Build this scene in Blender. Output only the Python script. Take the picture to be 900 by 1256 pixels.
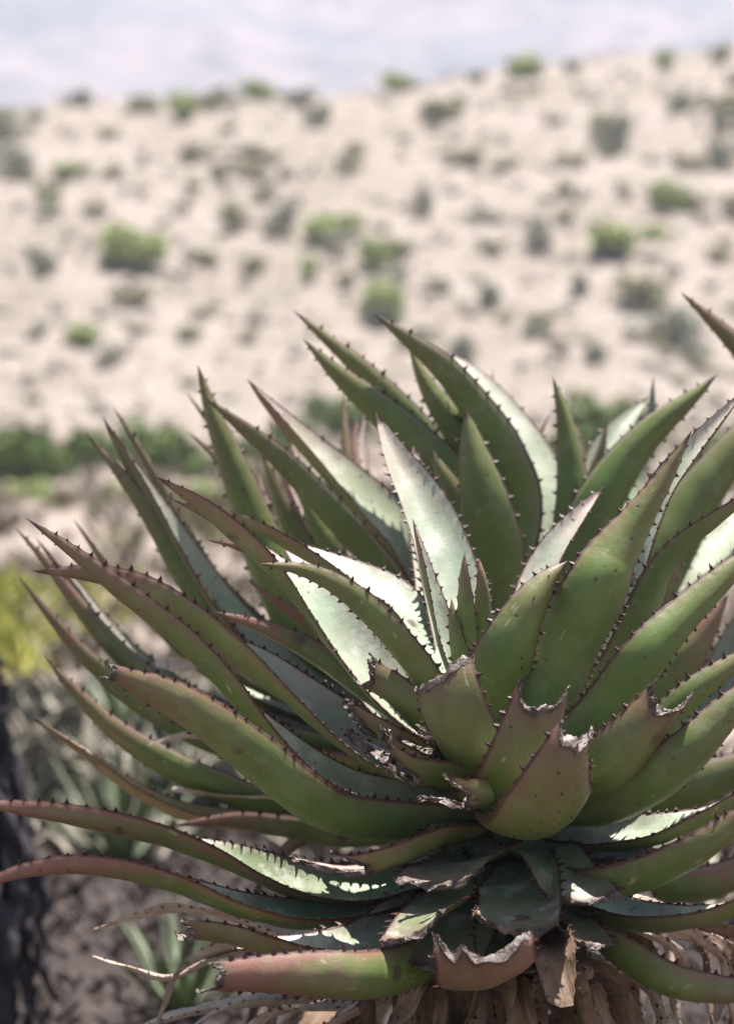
import bpy, math, random
import numpy as np
from mathutils import Vector, noise as mnoise

# ------------------------------------------------------------------ clear
for o in list(bpy.data.objects):
    bpy.data.objects.remove(o, do_unlink=True)
scene = bpy.context.scene
COL = scene.collection
random.seed(7)
rng = np.random.default_rng(7)
R = math.radians

# ------------------------------------------------------------------ camera
CAM_H, PITCH, D0 = 1.60, -4.0, 3.5          # eye height, tilt, distance to the near aloe's axis
LENS, SENS = 93.3, 24.0
PW, PH = 900.0, 1256.0                      # photograph size in pixels
cam_d = bpy.data.cameras.new('camera')
cam = bpy.data.objects.new('camera', cam_d)
COL.objects.link(cam)
cam.location = (0, 0, CAM_H)
cam.rotation_euler = (R(90 + PITCH), 0, 0)
cam_d.sensor_fit = 'HORIZONTAL'
cam_d.sensor_width = SENS
cam_d.lens = LENS
cam_d.clip_start = 0.05
cam_d.clip_end = 6000
cam_d.dof.use_dof = True
cam_d.dof.focus_distance = D0 - 0.17
cam_d.dof.aperture_fstop = 3.7
cam_d.dof.aperture_blades = 7
scene.camera = cam

# ------------------------------------------------------------------ light
SUN_EL, SUN_AZ = 78.0, 50.0                 # azimuth: degrees to the right of straight ahead
world = bpy.data.worlds.new('World')
scene.world = world
world.use_nodes = True
wn = world.node_tree
for n in list(wn.nodes):
    wn.nodes.remove(n)
w_out = wn.nodes.new('ShaderNodeOutputWorld')
w_bg = wn.nodes.new('ShaderNodeBackground')
w_sky = wn.nodes.new('ShaderNodeTexSky')
w_sky.sky_type = 'NISHITA'
w_sky.sun_disc = False
w_sky.sun_elevation = R(SUN_EL)
w_sky.sun_rotation = R(SUN_AZ)
w_sky.altitude = 600
w_sky.dust_density = 1.5
w_bg.inputs['Strength'].default_value = 0.05
wn.links.new(w_sky.outputs[0], w_bg.inputs[0])
wn.links.new(w_bg.outputs[0], w_out.inputs[0])

sun_d = bpy.data.lights.new('sun', 'SUN')
sun_d.energy = 5.0
sun_d.angle = R(0.53)
sun_d.color = (1.0, 0.96, 0.91)
sun = bpy.data.objects.new('sun', sun_d)
COL.objects.link(sun)
sdir = Vector((math.sin(R(SUN_AZ)) * math.cos(R(SUN_EL)), math.cos(R(SUN_AZ)) * math.cos(R(SUN_EL)), math.sin(R(SUN_EL))))
sun.rotation_euler = sdir.to_track_quat('Z', 'Y').to_euler()
sun.location = (0, 0, 30)

scene.view_settings.view_transform = 'Standard'
scene.view_settings.look = 'None'
scene.view_settings.exposure = 1.88
scene.view_settings.gamma = 1.0
scene.view_settings.use_curve_mapping = False
scene.cycles.use_denoising = True
scene.cycles.max_bounces = 8
scene.cycles.diffuse_bounces = 4
scene.cycles.glossy_bounces = 3
scene.cycles.transparent_max_bounces = 8
scene.cycles.volume_bounces = 0
scene.cycles.sample_clamp_indirect = 4

# ------------------------------------------------------------------ helpers
CAM = np.array([0, 0, CAM_H])
cp, sp = math.cos(R(PITCH)), math.sin(R(PITCH))
FWD = np.array([0, cp, sp]); UPV = np.array([0, -sp, cp]); RGT = np.array([1.0, 0, 0])

def ray(px, py):
    a = (px - PW / 2) / PW * SENS / LENS
    b = (PH / 2 - py) / PW * SENS / LENS
    return FWD + a * RGT + b * UPV

def at(px, py, dist):
    """point on the pixel's ray at ground distance `dist` (world y)"""
    r = ray(px, py)
    return CAM + r * (dist / r[1])

def tag(o, label=None, cat=None, group=None, kind=None):
    if label: o['label'] = label
    if cat: o['category'] = cat
    if group: o['group'] = group
    if kind: o['kind'] = kind
    return o

def empty(name, loc):
    o = bpy.data.objects.new(name, None)
    o.empty_display_size = 0.1
    o.location = loc
    COL.objects.link(o)
    return o

def mesh_obj(name, verts, faces, mat, parent=None, smooth=True, sharp=None, attrs=None):
    me = bpy.data.meshes.new(name)
    verts = np.asarray(verts, dtype=np.float32)
    if isinstance(faces, np.ndarray):
        k = faces.shape[1]
        me.vertices.add(len(verts)); me.vertices.foreach_set('co', verts.ravel())
        me.loops.add(faces.size); me.loops.foreach_set('vertex_index', faces.ravel().astype(np.int32))
        me.polygons.add(len(faces))
        me.polygons.foreach_set('loop_start', np.arange(0, faces.size, k, dtype=np.int32))
        me.update(calc_edges=True)
    else:
        me.from_pydata(verts.tolist(), [], faces)
    if smooth:
        me.polygons.foreach_set('use_smooth', np.ones(len(me.polygons), dtype=bool))
    if attrs:
        for k, v in attrs.items():
            at_ = me.attributes.new(k, 'FLOAT', 'POINT')
            at_.data.foreach_set('value', np.asarray(v, dtype=np.float32))
    me.validate()
    me.update()
    if sharp is not None:
        me.set_sharp_from_angle(angle=R(sharp))
    if mat: me.materials.append(mat)
    o = bpy.data.objects.new(name, me)
    COL.objects.link(o)
    if parent: o.parent = parent
    return o

# ------------------------------------------------------------------ materials
def new_mat(name):
    m = bpy.data.materials.new(name)
    m.use_nodes = True
    nt = m.node_tree
    for n in list(nt.nodes): nt.nodes.remove(n)
    out = nt.nodes.new('ShaderNodeOutputMaterial')
    b = nt.nodes.new('ShaderNodeBsdfPrincipled')
    nt.links.new(b.outputs[0], out.inputs[0])
    return m, nt, b

class NB:
    """small node builder"""
    def __init__(s, nt): s.nt = nt
    def val(s, sock, v):
        if hasattr(v, 'is_linked') or hasattr(v, 'links'): s.nt.links.new(v, sock)
        else: sock.default_value = v
    def math(s, op, a, b=0.0, c=None, clamp=False):
        n = s.nt.nodes.new('ShaderNodeMath'); n.operation = op; n.use_clamp = clamp
        s.val(n.inputs[0], a); s.val(n.inputs[1], b)
        if c is not None: s.val(n.inputs[2], c)
        return n.outputs[0]
    def attr(s, name, typ='GEOMETRY'):
        n = s.nt.nodes.new('ShaderNodeAttribute'); n.attribute_type = typ; n.attribute_name = name
        return n.outputs['Fac']
    def mix(s, f, a, b, blend='MIX'):
        n = s.nt.nodes.new('ShaderNodeMix'); n.data_type = 'RGBA'; n.blend_type = blend
        s.val(n.inputs[0], f)
        for i, v in ((6, a), (7, b)):
            s.val(n.inputs[i], v if not isinstance(v, tuple) or len(v) == 4 else (*v, 1))
        return n.outputs[2]
    def noise(s, vec, scale, detail=3, rough=.55, dim='3D'):
        n = s.nt.nodes.new('ShaderNodeTexNoise'); n.noise_dimensions = dim
        n.inputs['Scale'].default_value = scale; n.inputs['Detail'].default_value = detail
        n.inputs['Roughness'].default_value = rough
        if vec is not None: s.nt.links.new(vec, n.inputs['Vector'])
        return n.outputs[0]
    def ss(s, v, lo, hi):
        n = s.nt.nodes.new('ShaderNodeMapRange'); n.interpolation_type = 'SMOOTHSTEP'
        s.val(n.inputs[0], v); n.inputs[1].default_value = lo; n.inputs[2].default_value = hi
        return n.outputs[0]
    def comb(s, x, y, z):
        n = s.nt.nodes.new('ShaderNodeCombineXYZ')
        s.val(n.inputs[0], x); s.val(n.inputs[1], y); s.val(n.inputs[2], z)
        return n.outputs[0]
    def objco(s):
        return s.nt.nodes.new('ShaderNodeTexCoord').outputs['Object']
    def bump(s, h, strength, dist):
        n = s.nt.nodes.new('ShaderNodeBump'); n.inputs['Strength'].default_value = strength
        n.inputs['Distance'].default_value = dist; s.nt.links.new(h, n.inputs['Height'])
        return n.outputs[0]

def make_leaf_mat():
    m, nt, b = new_mat('aloe_skin')
    k = NB(nt)
    t, u, ad = k.attr('lt'), k.attr('lu'), k.attr('lad')
    ln, wd = k.attr('ll'), k.attr('lw')               # metres along the leaf, metres across
    seed = k.attr('seed', 'OBJECT'); red = k.attr('red', 'OBJECT'); yel = k.attr('yel', 'OBJECT')
    au = k.math('ABSOLUTE', u)
    p = k.comb(ln, wd, k.math('ADD', k.math('MULTIPLY', seed, 7.31), ad))
    n_big = k.noise(p, 9, 3)
    n_mid = k.noise(p, 45, 4, .6)
    n_fine = k.noise(p, 420, 2, .6)
    pst = k.comb(k.math('MULTIPLY', ln, .06), wd, k.math('MULTIPLY', seed, 3.1))
    n_str = k.noise(pst, 330, 3, .6)                  # fine lengthwise fibres
    # the two faces of a leaf: bloom-covered inner face, greener outer face
    ab = k.mix(k.ss(n_big, .3, .7), (.057, .099, .016), (.092, .140, .031))
    adc = k.mix(k.ss(n_big, .3, .7), (.195, .238, .165), (.265, .292, .222))
    adc = k.mix(k.attr('pale', 'OBJECT'), k.mix(k.ss(n_big, .3, .7), (.062, .095, .038), (.085, .118, .050)), adc)
    col = k.mix(ad, ab, adc)
    # bluish bloom near the leaf base on the outer face
    bl = k.math('MULTIPLY', k.ss(t, .45, .05), k.math('MULTIPLY', k.math('SUBTRACT', 1.0, ad), .55))
    col = k.mix(bl, col, (.070, .118, .062))
    # yellowish old leaves
    col = k.mix(k.math('MULTIPLY', yel, k.ss(n_big, .25, .65)), col, (.34, .27, .12))
    # red-brown flush: tips, margins, patches
    edge = k.ss(k.math('ADD', au, k.math('MULTIPLY', k.math('SUBTRACT', n_big, .5), .7)), .62, 1.05)
    tip = k.ss(k.math('ADD', t, k.math('MULTIPLY', k.math('SUBTRACT', n_mid, .5), .5)), .52, 1.03)
    patch = k.ss(n_big, .52, .78)
    f = k.math('ADD', k.math('ADD', k.math('MULTIPLY', edge, .55), k.math('MULTIPLY', tip, .85)), k.math('MULTIPLY', patch, .35))
    f = k.math('MULTIPLY', f, red, clamp=True)
    fl = k.mix(ad, (.180, .078, .062), k.mix(k.attr('pale', 'OBJECT'), (.120, .055, .048), (.38, .27, .25)))
    col = k.mix(f, col, fl)
    # mottling
    col = k.mix(k.math('MULTIPLY', k.ss(n_mid, .35, .75), .46), col, k.mix(.5, col, (.060, .055, .026)))
    col = k.mix(k.math('MULTIPLY', k.ss(n_str, .42, .75), .09), col, (.20, .20, .11))
    col = k.mix(k.math('MULTIPLY', k.ss(k.noise(p, 5, 3), .45, .72), .35), col, k.mix(.55, col, (.10, .075, .035)))
    # specks and old scars
    v = nt.nodes.new('ShaderNodeTexVoronoi'); v.inputs['Scale'].default_value = 62; nt.links.new(p, v.inputs['Vector'])
    vd = k.math('ADD', v.outputs['Distance'], k.math('MULTIPLY', k.math('SUBTRACT', n_fine, .5), .12))
    has = k.math('GREATER_THAN', v.outputs['Color'], .60)
    spot = k.math('MULTIPLY', k.ss(vd, .17, .08), has)
    col = k.mix(k.math('MULTIPLY', spot, .75), col, (.045, .022, .018))
    v2 = nt.nodes.new('ShaderNodeTexVoronoi'); v2.inputs['Scale'].default_value = 15; nt.links.new(p, v2.inputs['Vector'])
    vd2 = k.math('ADD', v2.outputs['Distance'], k.math('MULTIPLY', k.math('SUBTRACT', n_mid, .5), .35))
    has2 = k.math('GREATER_THAN', v2.outputs['Color'], .54)
    scar = k.math('MULTIPLY', k.ss(vd2, .17, .09), has2)
    col = k.mix(k.math('MULTIPLY', scar, .8), col, (.060, .030, .025))
    # dusty, worn patches of bloom and thin scratches
    n_d = k.noise(p, 24, 5, .7)
    dust = k.math('MULTIPLY', k.ss(n_d, .50, .68), .42)
    col = k.mix(dust, col, k.mix(ad, (.15, .165, .085), (.42, .41, .37)))
    ps2 = k.comb(k.math('MULTIPLY', ln, .35), k.math('ADD', wd, k.math('MULTIPLY', ln, .12)), k.math('MULTIPLY', seed, 5.7))
    scr = k.ss(k.noise(ps2, 95, 2, .5), .70, .76)
    col = k.mix(k.math('MULTIPLY', scr, .55), col, (.30, .25, .17))
    # corky dark line along the very margin and the brown terminal point
    mg = k.ss(k.math('ADD', au, k.math('MULTIPLY', k.math('SUBTRACT', n_mid, .5), .05)), .925, .975)
    col = k.mix(k.math('MULTIPLY', mg, .92), col, (.060, .022, .018))
    tt = k.ss(k.math('ADD', t, k.math('MULTIPLY', k.math('SUBTRACT', n_mid, .5), .03)), .955, .985)
    col = k.mix(k.math('MULTIPLY', tt, k.attr('full', 'OBJECT')), col, (.055, .026, .020))
    lc = k.math('ADD', k.attr('lc'), k.math('MULTIPLY', k.math('SUBTRACT', n_mid, .5), .016))
    col = k.mix(k.math('MULTIPLY', k.ss(lc, .026, .006), .55), col, (.115, .055, .038))
    col = k.mix(k.math('MULTIPLY', k.ss(lc, .009, .002), .9), col, (.040, .020, .015))
    nt.links.new(col, b.inputs['Base Color'])
    nt.links.new(k.math('ADD', .36, k.math('MULTIPLY', n_mid, .26)), b.inputs['Roughness'])
    b.inputs['Specular IOR Level'].default_value = .33
    h = k.math('ADD', k.math('MULTIPLY', n_str, .3), k.math('ADD', k.math('MULTIPLY', n_fine, .35), k.math('MULTIPLY', n_mid, 1.4)))
    h = k.math('SUBTRACT', h, k.math('MULTIPLY', k.math('ADD', scar, spot), .5))
    nt.links.new(k.bump(h, .32, .0022), b.inputs['Normal'])
    return m

def make_simple(name, c1, c2, scale, rough=.8, bump=.4, bdist=.004, c3=None, spec=.25, detail=5, rnd=0.0):
    m, nt, b = new_mat(name)
    k = NB(nt)
    oc = k.objco()
    if rnd:
        oi = nt.nodes.new('ShaderNodeObjectInfo')
        va = nt.nodes.new('ShaderNodeVectorMath'); va.operation = 'ADD'
        nt.links.new(oc, va.inputs[0])
        nt.links.new(k.comb(k.math('MULTIPLY', oi.outputs['Random'], 31.0), 0.0, 0.0), va.inputs[1])
        oc = va.outputs[0]
    n1 = k.noise(oc, scale, detail, .6)
    col = k.mix(k.ss(n1, .36, .64), c1, c2)
    if c3:
        n2 = k.noise(oc, scale * .37, 4, .6)
        col = k.mix(k.ss(n2, .52, .68), col, c3)
    if rnd:
        col = k.mix(k.math('MULTIPLY', oi.outputs['Random'], rnd), col, c1)
    nt.links.new(col, b.inputs['Base Color'])
    b.inputs['Roughness'].default_value = rough
    b.inputs['Specular IOR Level'].default_value = spec
    n3 = k.noise(oc, scale * 2.2, 5, .65)
    nt.links.new(k.bump(n3, bump, bdist), b.inputs['Normal'])
    return m

def make_dead_mat(name, c1, c2, c3):
    m, nt, b = new_mat(name)
    k = NB(nt)
    t, u, ln, wd = k.attr('lt'), k.attr('lu'), k.attr('ll'), k.attr('lw')
    seed = k.attr('seed', 'OBJECT')
    p = k.comb(ln, wd, k.math('MULTIPLY', seed, 7.31))
    pst = k.comb(k.math('MULTIPLY', ln, .12), wd, k.math('MULTIPLY', seed, 3.1))
    ns, nb, nm = k.noise(pst, 170, 4, .65), k.noise(p, 12, 4), k.noise(p, 70, 4, .6)
    col = k.mix(k.ss(nb, .35, .65), c1, c2)
    col = k.mix(k.math('MULTIPLY', k.ss(ns, .4, .7), .6), col, c3)
    col = k.mix(k.math('MULTIPLY', k.ss(nm, .55, .72), .7), col, (.035, .020, .014))
    nt.links.new(col, b.inputs['Base Color'])
    b.inputs['Roughness'].default_value = .75
    b.inputs['Specular IOR Level'].default_value = .25
    h = k.math('ADD', ns, k.math('MULTIPLY', nm, .6))
    nt.links.new(k.bump(h, .7, .004), b.inputs['Normal'])
    return m

M_LEAF = make_leaf_mat()
M_TOOTH = make_simple('thorn_brown', (.018, .007, .006), (.058, .020, .016), 220, .5, .2, .001)
M_TORN = make_simple('torn_tissue', (.024, .012, .009), (.085, .053, .038), 90, .45, .6, .003, (.15, .115, .095), .5)
M_DEAD = make_dead_mat('dry_leaf', (.075, .042, .027), (.15, .092, .060), (.23, .165, .115))
M_DEADG = make_dead_mat('dry_grey_leaf', (.27, .20, .15), (.38, .31, .25), (.48, .42, .36))
M_DEADK = make_dead_mat('dark_dry_leaf', (.024, .019, .024), (.042, .034, .042), (.07, .058, .066))
M_STEM = make_simple('stem_bark', (.07, .045, .03), (.16, .105, .07), 30, .85, .8, .01)

# ------------------------------------------------------------------ leaf builder
FULL = [(0, .86), (.12, .98), (.28, 1), (.45, .92), (.62, .76), (.78, .54), (.9, .30), (.97, .12), (1, .025)]

def catmull(P, n):
    P = np.asarray(P, float)
    ext = np.vstack([2 * P[0] - P[1], P, 2 * P[-1] - P[-2]])
    out = []
    per = 24
    for i in range(1, len(ext) - 2):
        p0, p1, p2, p3 = ext[i - 1], ext[i], ext[i + 1], ext[i + 2]
        s = np.linspace(0, 1, per, endpoint=False)[:, None]
        out.append(.5 * ((2 * p1) + (-p0 + p2) * s + (2 * p0 - 5 * p1 + 4 * p2 - p3) * s ** 2 + (-p0 + 3 * p1 - 3 * p2 + p3) * s ** 3))
    out.append(ext[-2][None])
    Q = np.vstack(out)
    for _ in range(10):                                   # take the kinks out of the traced line
        Q[1:-1] = (Q[:-2] + 2 * Q[1:-1] + Q[2:]) / 4
    L = np.concatenate([[0], np.cumsum(np.linalg.norm(np.diff(Q, axis=0), axis=1))])
    s = np.linspace(0, L[-1], n)
    return np.stack([np.interp(s, L, Q[:, k]) for k in range(3)], 1), L[-1]

def unit(a):
    return a / np.maximum(np.linalg.norm(a, axis=-1, keepdims=True), 1e-9)

SEED = [0]
def vnoise(x, seed):
    """1-D smooth value noise, vectorised"""
    r = np.random.default_rng(int(seed * 1000) % 99991)
    tab = r.uniform(-1, 1, 512)
    i = np.floor(x).astype(int); f = x - i; f = f * f * (3 - 2 * f)
    return tab[i % 512] * (1 - f) + tab[(i + 1) % 512] * f

def leaf(plant, P3, W, th=None, ref=None, side=(0, 1), cut=None, wp=None, red=.6, yel=0.0, chan=.46, thick=.15,
         mat=None, teeth=True, fine=True, name='leaf', crinkle=0.0, keel=0, label=None, tooth=1.0, pale=1.0):
    """P3: base -> tip points (world). W: greatest width (m). th: (base, mid, tip) how far the inner face turns to the
    viewer's side, degrees; ref: alternatively one direction the inner face looks to. cut: dict for a broken-off end."""
    SEED[0] += 1
    sd = SEED[0]
    lr = np.random.default_rng(sd * 13 + 5)
    org = np.array(plant.location)
    _, L = catmull(P3, 8)
    n = max(18, int(L / (.0036 if fine else .009)))
    Q, L = catmull(P3, n)
    t = np.linspace(0, 1, n)
    Q = Q + (lr.normal(0, 1, 3) * .004)[None] * np.sin(t * math.pi * 2 + lr.uniform(0, 6))[:, None]
    T = unit(np.gradient(Q, axis=0))
    if ref is not None:
        rv = np.asarray(ref, float)
        A = unit(rv[None] - (T @ rv)[:, None] * T)
    else:
        C = CAM[None] - Q
        C = unit(C - np.sum(C * T, 1)[:, None] * T)
        S = np.cross(T, C)
        if S[n // 2] @ np.array([side[0], 0, side[1]]) < 0: S = -S
        a = np.radians(np.interp(t, [0, .5, 1], th) if len(th) == 3 else np.interp(t, np.linspace(0, 1, len(th)), th))
        for _ in range(n // 6):
            a[1:-1] = (a[:-2] + 2 * a[1:-1] + a[2:]) / 4
        A = np.cos(a)[:, None] * S + np.sin(a)[:, None] * C
    tw = np.radians(7) * vnoise(t * 3, sd + .3)
    Bv = np.cross(T, A)
    A = np.cos(tw)[:, None] * A + np.sin(tw)[:, None] * Bv
    Bv = np.cross(T, A)
    wpl = wp or FULL
    wprof = np.interp(t, [q[0] for q in wpl], [q[1] for q in wpl])
    for _ in range(n // 14):
        wprof[1:-1] = (wprof[:-2] + 2 * wprof[1:-1] + wprof[2:]) / 4
    hw = .5 * W * wprof * (1 + .03 * vnoise(t * 6, sd + .7))
    # thorn stations
    sp_ = .0132 if fine else .019
    st = [[], []]
    for e in (0, 1):
        x = .02 + lr.uniform(0, .01)
        while x < L * (.985 if not cut else .97):
            st[e].append(x)
            x += sp_ * lr.uniform(.75, 1.3) * (.75 + .5 * min(1, x / L * 1.6))
    s_m = t * L
    scal = np.zeros((2, n))
    if teeth and fine:
        for e in (0, 1):
            g = np.array(st[e])
            dmin = np.min(np.abs(s_m[:, None] - g[None]), axis=1)
            scal[e] = .0019 * np.exp(-(dmin / .0032) ** 2) * np.minimum(1, hw / .012)
    K = 15 if cut else 9 if fine else 7
    q = np.linspace(-1, 1, K)
    uu = np.sin(q * math.pi / 2)
    ring_u = np.concatenate([uu, uu[-2:0:-1]])                     # inner face left->right, outer face back
    ring_ad = np.concatenate([np.ones(K), np.zeros(K - 2)])
    ring_ad[0] = ring_ad[K - 1] = .5
    m = len(ring_u)
    # broken end: the last cross-section is bitten back unevenly
    tend = np.ones(m)
    if cut:
        jag = cut.get('jag', .03)
        tend = 1 - cut.get('bite', .1) * (1 - np.abs(ring_u - cut.get('c', 0)) ** 2.6).clip(0, 1) + cut.get('skew', 0) * ring_u
        tend += jag * (.55 * vnoise(ring_u * 3 + 9, sd + .4) + .3 * lr.uniform(-1, 1, m))
        tend = np.minimum(tend, 1.0)
    chn = chan * np.interp(t, [0, .2, .6, 1], [.62, .85, 1.05, 1.3])
    thk = thick * np.interp(t, [0, .15, .7, 1], [1.25, 1.15, 1.15, 1.5] if not cut else [1.2, 1.1, .8, .42])
    ti = t[:, None] * tend[None]
    fi = ti * (n - 1)
    i0 = np.clip(np.floor(fi).astype(int), 0, n - 2); fr = fi - i0
    def smp(a): 
        return a[i0] * (1 - fr)[..., None] + a[i0 + 1] * fr[..., None] if a.ndim == 2 else a[i0] * (1 - fr) + a[i0 + 1] * fr
    q_, a_, b_ = smp(Q), smp(A), smp(Bv)
    h_, c_, k_ = smp(hw), smp(chn), smp(thk)
    U = ring_u[None]
    prof = 1 - np.abs(U) ** 2.0
    y = -c_ * h_ * prof
    lower = np.concatenate([np.zeros(K), np.ones(K - 2)])[None]
    y = y - lower * k_ * 2 * h_ * (1 - np.abs(U) ** 2.4) ** .62
    x = U * h_
    e_l, e_r = smp(scal[0]), smp(scal[1])
    x = x - e_l * (U < -.99) + e_r * (U > .99)
    if crinkle:
        for f_, a_m in ((9, 1.0), (23, .5), (60, .22)):
            ph = lr.uniform(0, 40)
            y = y + crinkle * W * a_m * vnoise(ti * L * f_ + ph + U * .9, sd + f_) * (.35 + ti)
            x = x + crinkle * W * a_m * .8 * vnoise(ti * L * f_ + ph + 13, sd + f_ + .5) * ti
    else:
        # slight unevenness of fleshy faces
        y = y + h_ * .022 * np.sin(ti * L * 55 + U * 2 + sd) * prof + h_ * .018 * np.sin(ti * L * 118 - U * 4 + sd * 2.1) * prof
    V = q_ + x[..., None] * b_ + y[..., None] * a_ - org
    V = V.reshape(-1, 3)
    ii, jj = np.meshgrid(np.arange(n - 1), np.arange(m), indexing='ij')
    F = np.stack([ii * m + jj, ii * m + (jj + 1) % m, (ii + 1) * m + (jj + 1) % m, (ii + 1) * m + jj], -1).reshape(-1, 4)
    if not cut:
        c = len(V)
        V = np.vstack([V, V[-m:].mean(0)[None] + T[-1] * .004])
        ti_ = np.concatenate([ti.ravel(), [1]]); u_ = np.concatenate([np.tile(ring_u, n), [0]])
        ad_ = np.concatenate([np.tile(ring_ad, n), [.5]])
        F = np.vstack([F, [[(n - 1) * m + j, (n - 1) * m + (j + 1) % m, c, c] for j in range(m)]])
        ll = np.concatenate([(ti * L).ravel(), [L]]); lw = np.concatenate([x.ravel(), [0]])
    else:
        ti_, u_, ad_ = ti.ravel(), np.tile(ring_u, n), np.tile(ring_ad, n)
        ll, lw = (ti * L).ravel(), x.ravel()
    faces = [tuple(f) if f[2] != f[3] else tuple(f[:3]) for f in F.tolist()] if not cut else F
    if not cut:
        pass
    o = mesh_obj(name, V, faces, mat or M_LEAF, plant, True, 62, dict(lt=ti_, lu=u_, lad=ad_, ll=ll, lw=lw, lc=np.repeat((1 - t) * L, m) if cut else np.full(len(V), 9.0)))
    o['seed'] = float(lr.uniform(0, 20)); o['red'] = float(red); o['yel'] = float(yel); o['full'] = 0.0 if cut else 1.0; o['pale'] = float(pale)
    if label: o['label'] = label
    # ---- thorns
    if teeth:
        tv, tf = [], []
        def thorn(p, out, along, nrm, hgt, rad):
            b0 = len(tv)
            tipd = unit(out + along * .45)
            for kx in range(4):
                an = kx * math.pi / 2 + .4
                tv.append(p - out * rad * .5 + (along * math.cos(an) * 1.35 + nrm * math.sin(an) * .8) * rad)
            for kx in range(4):
                an = kx * math.pi / 2 + .4
                tv.append(p + out * hgt * .5 + along * hgt * .06 + (along * math.cos(an) + nrm * math.sin(an) * .8) * rad * .5)
            tv.append(p + tipd * hgt)
            for kx in range(4):
                k2 = (kx + 1) % 4
                tf.append((b0 + kx, b0 + k2, b0 + 4 + k2, b0 + 4 + kx))
                tf.append((b0 + 4 + kx, b0 + 4 + k2, b0 + 8))
        tmax = [tend[0], tend[K - 1]]
        for e in (0, 1):
            sg = -1 if e == 0 else 1
            for sx in st[e]:
                if sx / L > tmax[e] - .01 or lr.random() < .06: continue
                f_ = sx / L * (n - 1); i_ = int(f_); r_ = f_ - i_
                i2 = min(i_ + 1, n - 1)
                p = Q[i_] * (1 - r_) + Q[i2] * r_
                hwx = hw[i_] * (1 - r_) + hw[i2] * r_
                if hwx < .0025: continue
                hg = tooth * (.0066 if fine else .0066) * lr.uniform(.5, 1.35) * min(1, .45 + hwx / .03)
                thorn(p + sg * Bv[i_] * (hwx + .001) - org, sg * Bv[i_] + .35 * A[i_], T[i_], A[i_], hg, hg * .36)
        for _ in range(keel):                                       # scattered prickles on the outer face
            i_ = int(n * lr.uniform(.3, .9)); ux = lr.uniform(-.6, .6)
            if cut and i_ / n > tend.min() - .05: continue
            yk = -chn[i_] * hw[i_] * (1 - ux ** 2) - thk[i_] * 2 * hw[i_] * (1 - abs(ux) ** 2.4) ** .62
            thorn(Q[i_] + ux * hw[i_] * Bv[i_] + yk * A[i_] - org, unit(-A[i_] + ux * Bv[i_]), T[i_], Bv[i_], .0036, .0014)
        if tf:
            to = mesh_obj('thorns', np.array(tv), tf, M_TOOTH, o, False)
            to['kind'] = 'stuff'
    # ---- dried lip of a broken end
    if cut:
        E = V.reshape(n, m, 3)[-1]
        ax = E[:K]                                                   # inner edge
        bx = np.vstack([E[0][None], E[K:][::-1], E[K - 1][None]])    # outer edge in the same order
        kk = cut.get('lip', 1.0)
        nu, nv = 46, 9
        su = np.linspace(0, K - 1, nu)
        def along(e):
            return np.stack([np.interp(su, np.arange(K), e[:, d]) for d in range(3)], 1)
        ea, eb = along(ax), along(bx)
        Te, Ae = T[-1], A[-1]
        lv = []
        crk = lr.uniform(-1, 1, (nu, nv, 3)) * .0011 * kk
        amp = .0040 * kk * (1 + .9 * vnoise(np.linspace(0, 9, nu), sd + .1) + .6 * vnoise(np.linspace(0, 23, nu), sd + .2))
        curl = .006 * kk * vnoise(np.linspace(0, 7, nu), sd + .9)
        for j in range(nv):
            vv = j / (nv - 1)
            s_ = math.sin(math.pi * vv)
            base = ea * (1 - vv) + eb * vv
            off = Te[None] * (amp * (s_ * 1.2 - .35))[:, None] + Ae[None] * (curl * s_ + .003 * kk * (.5 - vv))[:, None]
            lv.append(base + off + crk[:, j])
        # tuck back so the lip wraps the leaf edge
        lv = [ea - Te * .005 + Ae * .0012 + crk[:, 0] * .5] + lv + [eb - Te * .006 - Ae * .0015 + crk[:, -1] * .5]
        lv = np.array(lv)
        nr = len(lv)
        ii, jj = np.meshgrid(np.arange(nr - 1), np.arange(nu - 1), indexing='ij')
        LF = np.stack([ii * nu + jj, ii * nu + jj + 1, (ii + 1) * nu + jj + 1, (ii + 1) * nu + jj], -1).reshape(-1, 4)
        mesh_obj('torn_edge', lv.reshape(-1, 3), LF, M_TORN, o, True, 50)
    return o

def P2(pts, d, dist):
    """pts tip -> base in photograph pixels; d = depth in cm beyond the axis plane at (tip, mid, base)"""
    pts = [tuple(p) for p in pts]
    L = np.concatenate([[0], np.cumsum([math.dist(pts[i][:2], pts[i + 1][:2]) for i in range(len(pts) - 1)])])
    L = L / L[-1]
    out = []
    for i, p in enumerate(pts):
        dd = p[2] if len(p) > 2 else np.interp(L[i], [0, .5, 1], d)
        out.append(at(p[0], p[1], dist + dd / 100.0))
    return out[::-1]

def px(w, dist):
    return w / PW * SENS / LENS * dist

def stump(wend, mid=1.0, base=.95):
    return [(0, base), (.35, mid), (1, wend)]

# ------------------------------------------------------------------ terrain (one height function, three sheets)
HILL0 = 42.0
def fbm(x, y, s, seed, octv=4):
    """vectorised value noise"""
    r = np.random.default_rng(seed); tab = r.uniform(-1, 1, (256, 256))
    v = 0; a = 1; tot = 0
    for o in range(octv):
        X, Y = x / s * 2 ** o + 17 * o, y / s * 2 ** o + 31 * o
        i, j = np.floor(X).astype(int), np.floor(Y).astype(int)
        f, g = X - i, Y - j; f = f * f * (3 - 2 * f); g = g * g * (3 - 2 * g)
        v = v + a * ((tab[i % 256, j % 256] * (1 - f) + tab[(i + 1) % 256, j % 256] * f) * (1 - g)
                     + (tab[i % 256, (j + 1) % 256] * (1 - f) + tab[(i + 1) % 256, (j + 1) % 256] * f) * g)
        tot += a; a *= .5
    return v / tot

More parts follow.
